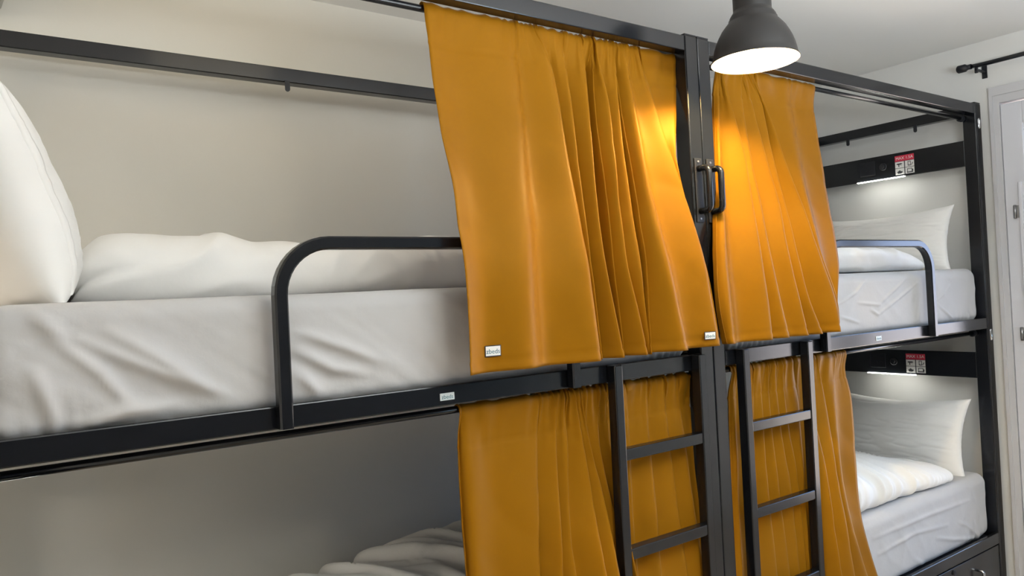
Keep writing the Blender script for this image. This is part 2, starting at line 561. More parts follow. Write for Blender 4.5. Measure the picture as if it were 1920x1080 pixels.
def bunk(sg, label, lad_x, guard_x, badge_x, hooks_back):
    X = lambda x: sg * x
    t = thing('bunk_bed', label, 'bunk bed', (0, 0, 0), 'black metal bunk beds')
    P = lambda name, *a, m=M_BLACK, bev=0.003, par=t: boxobj(name, m, par, X(a[0]), X(a[1]), *a[2:], bev=bev)
    e = 0.0006
    for (x0, x1) in ((e, 0.06), (2.01, L)):
        for (y0, y1) in ((0.0, 0.06), (WB - 0.06, WB)):
            p = P('post', x0, x1, y0, y1, 0.0, 2.402, bev=0.004)
            P('post_cap', x0 + 0.001, x1 - 0.001, y0 + 0.001, y1 - 0.001, 2.402, 2.408, bev=0.002, m=M_BLACKM, par=p)
            if x0 > 1 and y0 == 0.0:
                for zz, hh in ((2.305, 0.052), (1.274, 0.056)):
                    bm = bmesh.new()
                    n = 20
                    ro, ri = 0.0085, 0.0055
                    def cap(r):
                        out = []
                        for k in range(n):
                            a = 2 * math.pi * k / n
                            s = hh / 2 - 0.009
                            out.append((X(2.044) + r * math.cos(a), zz + r * math.sin(a) + (s if math.sin(a) >= 0 else -s)))
                        return out
                    o_, i_ = cap(ro), cap(ri)
                    ring_sweep(bm, [[(a, 0.001, b) for a, b in o_], [(a, -0.0025, b) for a, b in o_], [(a, -0.0025, b) for a, b in i_], [(a, 0.001, b) for a, b in i_]], cap=False)
                    q = finish(bm, 'slot_rim', M_CHROME, p, True)
                    q['label'] = 'bright oval slot rim'
    # rails
    for z0, z1, nm in ((ZT0, ZT1, 'top_rail'), (ZM0, ZM1, 'side_rail'), (ZL0, ZL1, 'side_rail')):
        dep = 0.045 if nm == 'top_rail' else 0.018
        P(nm, 0.06, 2.01, 0.001, dep, z0, z1)
        P(nm, 0.06, 2.01, WB - 0.055, WB - 0.01, z0, z1)
        if nm == 'top_rail':
            P('end_rail', 2.014, 2.058, 0.06, WB - 0.06, z0, z1)
            P('end_rail', 0.008, 0.052, 0.06, WB - 0.06, z0, z1)
        else:
            P('end_rail', 2.02, 2.06, 0.06, WB - 0.06, z0, z1)
            P('end_rail', 0.01, 0.05, 0.06, WB - 0.06, z0, z1)
    for z in (ZM0 + 0.006, ZL0 + 0.006):
        P('bed_base', 0.052, 2.018, 0.019, WB - 0.056, z, z + 0.020, m=M_BLACKM, bev=0.002)
    # guard rail
    bm = bmesh.new()
    sq_sweep(bm, arc_path(X(guard_x[0]), X(guard_x[1]), 1.308, 1.7145, 0.115, -0.0155), 0.030, 0.031)
    finish(bm, 'guard_rail', M_BLACK, t)
    # ladder
    bm = bmesh.new()
    for a in (lad_x[0], lad_x[1] - 0.031):
        bx(bm, X(a), X(a + 0.031), -0.036, -0.0005, 0.0, 1.357, bev=0.003)
    lad = finish(bm, 'ladder', M_BLACK, t)
    for zt in (1.109, 0.818, 0.527, 0.236):
        P('rung', lad_x[0] + 0.030, lad_x[1] - 0.030, -0.033, -0.001, zt - 0.034, zt, par=lad)
    # grab handle on the inner front post
    hx = 0.030
    bm = bmesh.new()
    bx(bm, X(hx - 0.017), X(hx + 0.017), -0.004, 0.0, 1.785, 1.997, bev=0.0015)
    h = finish(bm, 'grab_handle', M_BLACKM, t)
    bm = bmesh.new()
    xc = X(hx)
    pts = [(xc, -0.002, 1.962)]
    for k in range(7):
        a = math.pi / 2 * k / 6
        pts.append((xc, -0.028 - 0.018 * math.sin(a), 1.962 - 0.018 + 0.018 * math.cos(a)))
    for k in range(7):
        a = math.pi / 2 * k / 6
        pts.append((xc, -0.028 - 0.018 * math.cos(a), 1.822 + 0.018 - 0.018 * math.sin(a)))
    pts.append((xc, -0.002, 1.822))
    tube(bm, pts, 0.0105, 12)
    finish(bm, 'grip', M_BLACK, h, True)
    for zz in (1.985, 1.797):
        bm = bmesh.new()
        tube(bm, [(xc, -0.003, zz), (xc, -0.0055, zz), (xc, -0.0065, zz)], [0.0042, 0.0042, 0.0025], 12)
        finish(bm, 'screw', M_STEEL, h)
    # curtain rods with end cups
    for y, z in ((0.062, 2.337), (0.062, 1.282)):
        bm = bmesh.new()
        tube(bm, [(X(0.056), y, z), (X(2.013), y, z)], 0.0095, 14)
        r_ = finish(bm, 'curtain_rod', M_BLACK, t, False)
        r_.data.polygons.foreach_set('use_smooth', [len(p.vertices) == 4 for p in r_.data.polygons])
        for xx in (0.06, 1.985):
            bm = bmesh.new()
            tube(bm, [(X(xx), y, z), (X(xx + 0.026), y, z)], 0.0112 if xx < 1 else 0.016, 14)
            finish(bm, 'rod_cup', M_BLACKM, r_)
    # head panels with socket, switch, sticker and reading light
    for z0 in (2.103, 1.061):
        p = P('head_panel', 2.0155, 2.033, 0.0605, WB - 0.0605, z0, z0 + 0.127)
        xs = 2.0155
        bm = bmesh.new()
        tube(bm, [(X(xs + 0.002), 0.470, z0 + 0.066), (X(xs - 0.006), 0.470, z0 + 0.066), (X(xs - 0.007), 0.470, z0 + 0.066)], [0.019, 0.019, 0.016], 24)
        tube(bm, [(X(xs - 0.006), 0.470, z0 + 0.066), (X(xs - 0.014), 0.470, z0 + 0.066)], [0.010, 0.008], 16)
        finish(bm, 'light_switch', M_BLACKM, p)
        bm = bmesh.new()
        bx(bm, X(xs + 0.002), X(xs - 0.004), 0.515, 0.600, z0 + 0.030, z0 + 0.105, bev=0.0015)
        bx(bm, X(xs - 0.003), X(xs - 0.005), 0.530, 0.545, z0 + 0.055, z0 + 0.062, bev=0)
        bx(bm, X(xs - 0.003), X(xs - 0.005), 0.560, 0.575, z0 + 0.055, z0 + 0.062, bev=0)
        finish(bm, 'usb_socket', M_BLACKM, p)
        sticker_obj(p, X(xs - 0.0002), 0.306, 0.406, z0 + 0.010, z0 + 0.110, sg)
        s_ = boxobj('light_strip', M_STRIP, p, X(xs - 0.006), X(xs + 0.006), 0.358, 0.618, z0 - 0.0032, z0 + 0.001, bev=0.001)
        s_['label'] = 'glowing white light strip'
    # hooks
    def hook(x, y, along):
        bm = bmesh.new()
        prof = []
        for k in range(9):
            a = math.pi * k / 8
            prof.append((0.0085 * math.cos(math.pi + a), 2.326 - 0.0085 * math.sin(a)))
        prof = [(-0.0085, 2.356)] + prof + [(0.0085, 2.356)]
        if along == 'x':
            A, B = [(x + a, y, b) for a, b in prof], [(x + a, y - 0.004, b) for a, b in prof]
        else:
            A, B = [(x, y + a, b) for a, b in prof], [(x - sg * 0.004, y + a, b) for a, b in prof]
        ring_sweep(bm, [A, B], smooth=False)
        finish(bm, 'coat_hook', M_BLACKM, t)
    for x in hooks_back:
        hook(X(x), WB - 0.0555, 'x')
    for y in (0.290, 0.660):
        hook(X(2.0135), y, 'y')
    # badge on the side rail
    w, h_ = 0.042, 0.0185
    bm = bmesh.new()
    bx(bm, X(badge_x) - w / 2, X(badge_x) + w / 2, -0.0008, 0.0012, 1.3190, 1.3190 + h_, bev=0.0008, mi=0)
    me2 = text_mesh('zbeds', 0.0150, 0.0002)
    me2.transform(Matrix(((1, 0, 0, X(badge_x)), (0, 0, -1, -0.0009), (0, 1, 0, 1.3190 + h_ * 0.46), (0, 0, 0, 1))))
    old = set(bm.faces)
    bm.from_mesh(me2)
    for f in bm.faces:
        if f not in old:
            f.material_index = 1
    bpy.data.meshes.remove(me2)
    b_ = finish(bm, 'badge', [M_PLATE, M_TEAL], t)
    b_['label'] = 'small pale lettered badge'
    return t


bunk(-1, 'black metal bunk bed nearest the camera, on the left, with arched guard rail and ladder', (0.0795, 0.4775), (0.615, 1.442), 1.0215, (1.075,))
bunk(1, 'black metal bunk bed farther right beside the white door, with two lit head panels', (0.1115, 0.509), (0.622, 1.447), 1.025, (1.075,))

# drawer under the right bunk's lower berth
t = thing('storage_drawer', 'flat black drawer front under the lowest berth by the white door', 'drawer', (1.03, 0.0, 0.02))
loc(boxobj('front_panel', M_BLACK, None, 0.068, 2.004, 0.003, 0.020, 0.02, 0.262, bev=0.002), t)
loc(boxobj('box', M_BLACKM, None, 0.08, 1.99, 0.021, 0.80, 0.03, 0.20, bev=0.002), t)
bm = bmesh.new()
tube(bm, [(1.7745, 0.004, 0.098), (1.7745, -0.018, 0.098), (1.7745, -0.024, 0.104), (1.7745, -0.024, 0.190), (1.7745, -0.018, 0.196), (1.7745, 0.004, 0.196)], 0.0058, 10)
q = loc(finish(bm, 'handle', M_CHROME, None, True), t)
q['label'] = 'chrome bow handle'
bm = bmesh.new()
tube(bm, [(1.549, 0.004, 0.240), (1.549, -0.003, 0.240), (1.549, -0.004, 0.240)], [0.011, 0.011, 0.008], 18)
loc(finish(bm, 'lock', M_BLACKM), t)

# ---------------------------------------------------------------- bedding
def crease_field(X_, Z_, creases):
    d = np.zeros_like(X_)
    for pts, w, h in creases:
        best = np.zeros_like(X_)
        n = len(pts) - 1
        for i in range(n):
            (x0, z0), (x1, z1) = pts[i], pts[i + 1]
            vx, vz = x1 - x0, z1 - z0
            ll = vx * vx + vz * vz + 1e-9
            tt = ((X_ - x0) * vx + (Z_ - z0) * vz) / ll
            tc_ = tt.clip(0, 1)
            dist = np.hypot(X_ - (x0 + tc_ * vx), Z_ - (z0 + tc_ * vz))
            g = (i + tc_) / n
            tap = np.sin(np.pi * (0.12 + 0.80 * g)).clip(0, 1)
            best = np.maximum(best, np.exp(-(dist / w) ** 2) * tap)
        d = d + h * best
    return d


def mattress(name, label, x0, x1, y0, y1, z0, z1, mode, creases, seed, pucker):
    nu, nv = 150, 260
    r = 0.042
    hy, hz = (y1 - y0) / 2, (z1 - z0) / 2
    cy, cz = (y0 + y1) / 2, (z0 + z1) / 2
    # rounded-rect cross-section, denser on the front face (start at the bottom front corner, up the front)
    segs = []
    def line(a, b, n):
        return [(a[0] + (b[0] - a[0]) * k / n, a[1] + (b[1] - a[1]) * k / n) for k in range(n)]
    def arcp(c, a0, a1, n):
        return [(c[0] + r * math.cos(a0 + (a1 - a0) * k / n), c[1] + r * math.sin(a0 + (a1 - a0) * k / n)) for k in range(n)]
    pi = math.pi
    segs += line((-hy, -hz + r), (-hy, hz - r), 56)
    segs += arcp((-hy + r, hz - r), pi, pi / 2, 12)
    segs += line((-hy + r, hz), (hy - r, hz), 40)
    segs += arcp((hy - r, hz - r), pi / 2, 0, 6)
    segs += line((hy, hz - r), (hy, -hz + r), 6)
    segs += arcp((hy - r, -hz + r), 0, -pi / 2, 6)
    segs += line((hy - r, -hz), (-hy + r, -hz), 8)
    segs += arcp((-hy + r, -hz + r), -pi / 2, -pi, 12)
    A = np.array(segs)
    re = 0.055
    tt = []
    for k in range(13):
        a = pi / 2 * k / 12
        tt.append((x0 + re - re * math.cos(a), re * (1 - math.sin(a))))
    for k in range(1, 230):
        tt.append((x0 + re + (x1 - x0 - 2 * re) * k / 230, 0.0))
    for k in range(13):
        a = pi / 2 * (1 - k / 12)
        tt.append((x1 - re + re * math.cos(a), re * (1 - math.sin(a))))
    xs = np.array([q[0] for q in tt])
    ins = np.array([q[1] for q in tt])
    Y = A[:, 0][:, None] * np.ones_like(xs)
    Z = A[:, 1][:, None] * np.ones_like(xs)
    Y = np.sign(Y) * np.maximum(np.abs(Y) - ins, 0.0)
    Z = np.sign(Z) * np.maximum(np.abs(Z) - ins, 0.0)
    Xg = np.ones_like(Y) * xs
    Pm = np.stack([Xg, Y + cy, Z + cz], -1)
    N = grid_normals(Pm)
    if N[20, 100, 1] > 0:
        N = -N
    xx, yy, zz = Pm[..., 0], Pm[..., 1], Pm[..., 2]
    front = (-N[..., 1]).clip(0, 1)
    top = N[..., 2].clip(0, 1)
    d = 0.006 * noise3(xx * 1.6, yy * 2, zz * 2 + seed)
    d += 0.004 * top * noise3(xx * 4, yy * 6, seed + 3.3)
    hgt = ((zz - z0) / (z1 - z0)).clip(0, 1)
    if mode == 'soft':
        # tension folds running down to the right across the front face
        a = xx * 0.80 - zz * 0.60
        b = xx * 0.60 + zz * 0.80
        wv = noise3(a * 2.2 + seed, b * 15 + 0.5 * noise3(a * 3, b * 3, 1.0), seed)
        amp = 0.021 * np.exp(-((hgt - 0.42) / 0.34) ** 2) * (0.35 + (noise3(xx * 1.3, seed, 2.2) + 0.5).clip(0, 1))
        d += front * amp * wv
        d += front * 0.0024 * noise3(a * 7, b * 40, seed + 9)
    else:
        a = xx * 0.75 + zz * 0.66
        b = xx * 0.66 - zz * 0.75
        d += front * 0.0030 * (ridged(a * 3.0, b * 9, seed) - 0.3)
        d += front * 0.0022 * (ridged(a * 9 + 4, b * 4, seed + 5) - 0.3)
    d += front * crease_field(xx, zz, creases)
    for (px_, w_, k_, h_) in pucker:
        # gathers of the elastic hem near the bottom edge
        env = np.exp(-((xx - px_) / w_) ** 2) * np.exp(-((hgt - 0.02) / 0.20) ** 2)
        d += front * h_ * env * np.sin((xx - px_) * k_ + 3 * noise3(xx * 9, zz * 8, seed) + (zz - z0) * 26)
    d += -0.010 * front * np.exp(-(hgt / 0.10) ** 2)
    Pm = Pm + N * d[..., None]
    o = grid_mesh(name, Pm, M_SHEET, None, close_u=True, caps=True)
    return tag(o, label, 'mattress', 'mattresses in fitted sheets')


CR_UL = [[[-1.901, 1.583], [-1.846, 1.528]], [[-1.9, 1.472], [-1.881, 1.41], [-1.865, 1.367]], [[-1.868, 1.53], [-1.789, 1.461], [-1.735, 1.381]], [[-1.823, 1.527], [-1.683, 1.451], [-1.559, 1.393]], [[-1.777, 1.544], [-1.652, 1.459], [-1.58, 1.407]], [[-1.389, 1.513], [-1.289, 1.474], [-1.181, 1.427]], [[-1.391, 1.47], [-1.317, 1.427], [-1.238, 1.407]], [[-1.394, 1.422], [-1.346, 1.368]], [[-1.83, 1.362], [-1.755, 1.383], [-1.655, 1.382]]]
CR_UR = [[[0.79, 1.48], [0.913, 1.522], [0.998, 1.575]], [[1.067, 1.461], [1.224, 1.528], [1.317, 1.572]], [[1.064, 1.423], [1.264, 1.493], [1.407, 1.546]], [[1.013, 1.448], [1.072, 1.421]], [[1.59, 1.46], [1.699, 1.525]], [[1.587, 1.439], [1.731, 1.363]], [[0.8, 1.427], [0.92, 1.399]], [[1.088, 1.462], [0.928, 1.478]]]
CR_LR = [[[0.984, 0.451], [1.288, 0.47], [1.572, 0.444]], [[0.951, 0.523], [1.482, 0.522], [1.843, 0.511]], [[1.879, 0.315], [1.858, 0.408], [1.894, 0.476]], [[1.879, 0.315], [1.749, 0.406], [1.673, 0.434]], [[1.879, 0.315], [1.614, 0.37], [1.469, 0.407]], [[1.498, 0.235], [1.275, 0.359]], [[1.879, 0.315], [1.806, 0.431]]]
mattress('mattress', 'mattress under a creased white fitted sheet, upper berth of the left bunk', -1.995, -0.078, 0.0225, 0.885, 1.334, 1.603,
         'soft', [(p, 0.014, 0.014) for p in CR_UL], 1.7, [(-1.88, 0.07, 190, 0.0028), (-0.16, 0.13, 200, 0.006)])
mattress('mattress', 'mattress under a sharply creased white fitted sheet, upper berth of the right bunk', 0.078, 1.994, 0.0225, 0.885, 1.334, 1.600,
         'crisp', [(p, 0.0065, 0.0060) for p in CR_UR], 4.1, [(0.20, 0.14, 210, 0.0065), (1.87, 0.10, 150, 0.006)])
mattress('mattress', 'mattress under a bluish white fitted sheet, lowest berth beside the drawer', 0.078, 2.000, 0.030, 0.885, 0.297, 0.606,
         'crisp', [(p, 0.009, 0.0050) for p in CR_LR], 8.3, [(1.86, 0.10, 120, 0.005)])
mattress('mattress', 'shadowed white mattress in the lower berth of the left bunk', -1.995, -0.078, 0.030, 0.885, 0.297, 0.606,
         'soft', [], 12.9, [])


def roll(label, x0, x1, yf, yb, zb, hfun, seed, wr, name='duvet', group='folded white duvets', end0=0.10, end1=0.10, fold=0.0, tip=1.0, nv=220, squash=2.5):
    """folded duvet: superellipse cross-section in (y, z) swept along x with wrinkles; flat underneath"""
    nu = 110
    th = np.linspace(0, 2 * math.pi, nu, endpoint=False)
    s = np.linspace(0, 1, nv)
    xs = x0 + (x1 - x0) * s
    def endprof(dist, e):
        q = (dist / e).clip(0, 1)
        return np.sqrt(np.maximum(1 - (1 - q) ** 2, 0.0004))
    ew = endprof(xs - x0, end0) * endprof(x1 - xs, end1)
    H = np.array([hfun(x) for x in xs]) * (0.25 + 0.75 * ew)
    Wd = (yb - yf) * (0.70 + 0.30 * ew ** tip)
    c, sn = np.cos(th)[:, None], np.sin(th)[:, None]
    ex = 2.0 / squash
    yy = np.sign(c) * np.abs(c) ** ex * (Wd / 2) + (yf + yb) / 2
    zl = np.sign(sn) * np.abs(sn) ** ex
    zz = np.where(zl > 0, zl * H * 0.62 + H * 0.38, zl * H * 0.60 + H * 0.38)
    xx = np.ones_like(yy) * xs
    P_ = np.stack([xx, yy, np.maximum(zz, 0.0) + zb], -1)
    N = grid_normals(P_)
    if N[nu // 4, nv // 2, 2] < 0:
        N = -N
    d = 0.012 * noise3(xx * 3.1 + seed, yy * 4, zz * 4) + 0.006 * noise3(xx * 9 + seed, yy * 9, zz * 9)
    d = d + wr(xx, yy, zz, seed)
    lowmask = (zz / np.maximum(H, 0.02)).clip(0, 1) ** 0.5
    d = d * lowmask * (0.25 + 0.75 * ew)
    if fold:
        # the turned-in layer edge of the folded end
        d = d - fold * np.exp(-((zz - H * 0.42) / 0.012) ** 2) * np.exp(-((xx - x0) / 0.10) ** 2)
    P_ = P_ + N * d[..., None]
    P_[..., 2] = np.maximum(P_[..., 2], zb)
    o = grid_mesh(name, P_, M_DUVET, None, close_u=True, caps=True)
    return tag(o, label, 'duvet', group)


def wr_soft(x, y, z, s):
    a, b = x * 0.9 + z * 1.2, x * 0.7 - z
    return 0.024 * (ridged(a * 2.5 + s, b * 6, y * 3) - 0.35) + 0.005 * noise3(a * 14, b * 10, y * 8)


def wr_soft_busy(x, y, z, s):
    k = np.clip((x + 1.15) / 0.2, 0, 1)
    return wr_soft(x, y, z, s) + k * 0.010 * (ridged(x * 16 + z * 9, z * 6 + y * 3, s) - 0.3)


def wr_cross(x, y, z, s):
    # long parallel creases fanning across the duvet
    a = x * 1.0 + y * 0.55 + 0.05 * noise3(x * 5, y * 5, s)
    return 0.045 * (ridged(a * 8.0, y * 1.3 + s, z * 1.5) - 0.3) + 0.010 * (ridged(a * 21, y * 3 + s, z * 3) - 0.3)


zt = 1.602
roll('long folded white duvet on the upper berth of the left bunk, next to the pillow', -1.80, -0.35, 0.34, 0.78, zt + 0.004,
     lambda x: 0.165 + 0.010 * math.sin(x * 7) + 0.012 / (1 + math.exp((x + 1.5) * 14)), 2.0, wr_soft_busy, end0=0.16, fold=0.016)
roll('folded white duvet behind the pale guard bar, upper berth of the right bunk', 0.25, 1.74, 0.10, 0.56, 1.605,
     lambda x: 0.125 - 0.05 * max(0, (x - 1.3) / 0.44), 5.0, wr_soft, end1=0.22)
roll('crumpled white duvet with fanned creases in the lowest berth beside the drawer', 0.25, 1.745, 0.055, 0.66, 0.610,
     lambda x: 0.20 - 0.15 * max(0, (x - 0.95) / 0.80) ** 1.15, 9.0, wr_cross, end1=0.12, tip=0.6, nv=300)
roll('dim crumpled duvet in the shadowed lower berth of the left bunk', -1.45, -0.20, 0.30, 0.80, 0.612,
     lambda x: 0.105 + 0.045 * min(1, max(0, (x + 1.08) / 0.25)), 14.0, wr_cross, end0=0.3)


def pillow(label, centre, wdir, hdir, Wd, Hd, T, seed, sag=0.0, hem=None, ears=0.03, wrk=1.0):
    """wdir/hdir: unit vectors of the pillow's long and short sides; T thickness"""
    n = 96
    a = np.linspace(-1, 1, n)
    U, V = np.meshgrid(a, a, indexing='ij')
    w = Vector(wdir).normalized(); h = Vector(hdir).normalized(); nn = w.cross(h).normalized()
    edge = (1 - np.abs(U) ** 3.0).clip(0, 1) ** 0.55 * (1 - np.abs(V) ** 3.0).clip(0, 1) ** 0.55
    pu = U * Wd / 2 * (1 - ears * (1 - V ** 2) * 1.2 * np.abs(U) ** 2)
    pv = V * Hd / 2 * (1 - ears * (1 - U ** 2) * 1.6 * np.abs(V) ** 2)
    pv = pv - sag * (1 - U ** 2) * (V > 0) * V ** 2
    rad = np.maximum(np.abs(U), np.abs(V))
    # radial creases gathering into the seams and corners
    ang = np.arctan2(V, U)
    wr = 0.012 * noise3(U * 2.2 + seed, V * 2.2, seed) + 0.010 * rad ** 2 * (1 - rad ** 6) * noise3(ang * 4 + seed, rad * 1.5, 3.0) \
        + 0.005 * (ridged(U * 3 + seed, V * 7, 1.5) - 0.3)
    wr = wr * edge.clip(0, 0.7) * wrk
    tf = T / 2 * edge + wr
    tb = -T / 2 * edge + 0.5 * wr
    verts = []
    O = Vector(centre)
    wv, hv, nv_ = np.array(w), np.array(h), np.array(nn)
    Pf = np.array(O) + pu[..., None] * wv + pv[..., None] * hv + tf[..., None] * nv_
    Pb = np.array(O) + pu[..., None] * wv + pv[..., None] * hv + tb[..., None] * nv_
    vf = Pf.reshape(-1, 3); vb = Pb.reshape(-1, 3)
    idx = np.arange(n * n).reshape(n, n)
    q = np.stack([idx[:-1, :-1], idx[1:, :-1], idx[1:, 1:], idx[:-1, 1:]], -1).reshape(-1, 4)
    faces = q.tolist() + (q[:, ::-1] + n * n).tolist()
    me = bpy.data.meshes.new('pillow')
    me.from_pydata(np.vstack([vf, vb]).tolist(), [], faces)
    bm = bmesh.new(); bm.from_mesh(me)
    bmesh.ops.remove_doubles(bm, verts=bm.verts[:], dist=0.0004)
    bmesh.ops.recalc_face_normals(bm, faces=bm.faces[:])
    for f in bm.faces:
        f.smooth = True
    bm.to_mesh(me); bm.free()
    me.materials.append(M_DUVET)
    o = link('pillow', me)
    tag(o, label, 'pillow', 'white pillows at the bed heads')
    if hem is not None:
        # stitched double hem band across the pillowcase
        iu = int((hem + 1) / 2 * (n - 1))
        rows = []
        for k, off in ((-1, 0.0), (-1, 0.0035), (0, 0.0045), (1, 0.0045), (2, 0.0035), (2, 0.0)):
            i = min(max(iu + k, 1), n - 2)
            rows.append(Pf[i, 3:n - 3] + off * nv_)
        g = np.stack(rows, 0)
        ho = grid_mesh('hem_band', g, M_DUVET, o)
    return o


# left bunk, upper berth: leans back against the head panel, cut by the frame's left edge
pillow('tall plump white pillow propped up at the far left of the upper berth', (-1.938, 0.43, 1.850), (0, 1, -0.02), (-0.33, 0.0, 0.944), 0.70, 0.56, 0.245, 1.0, hem=-0.84, ears=0.015)
# right bunk, upper berth
pillow('white pillow under the upper reading strip, leaning on the right-hand wall', (1.925, 0.46, 1.752), (0.03, 1, 0.0), (0.20, 0.0, 0.98), 0.74, 0.34, 0.15, 3.0, sag=0.012, ears=0.07, wrk=2.2)
pillow('white pillow under the lower reading strip, standing behind the crumpled duvet', (1.905, 0.44, 0.775), (0.03, 1, 0.0), (0.24, 0.0, 0.97), 0.76, 0.40, 0.15, 6.0, sag=0.012, ears=0.08, wrk=2.4)

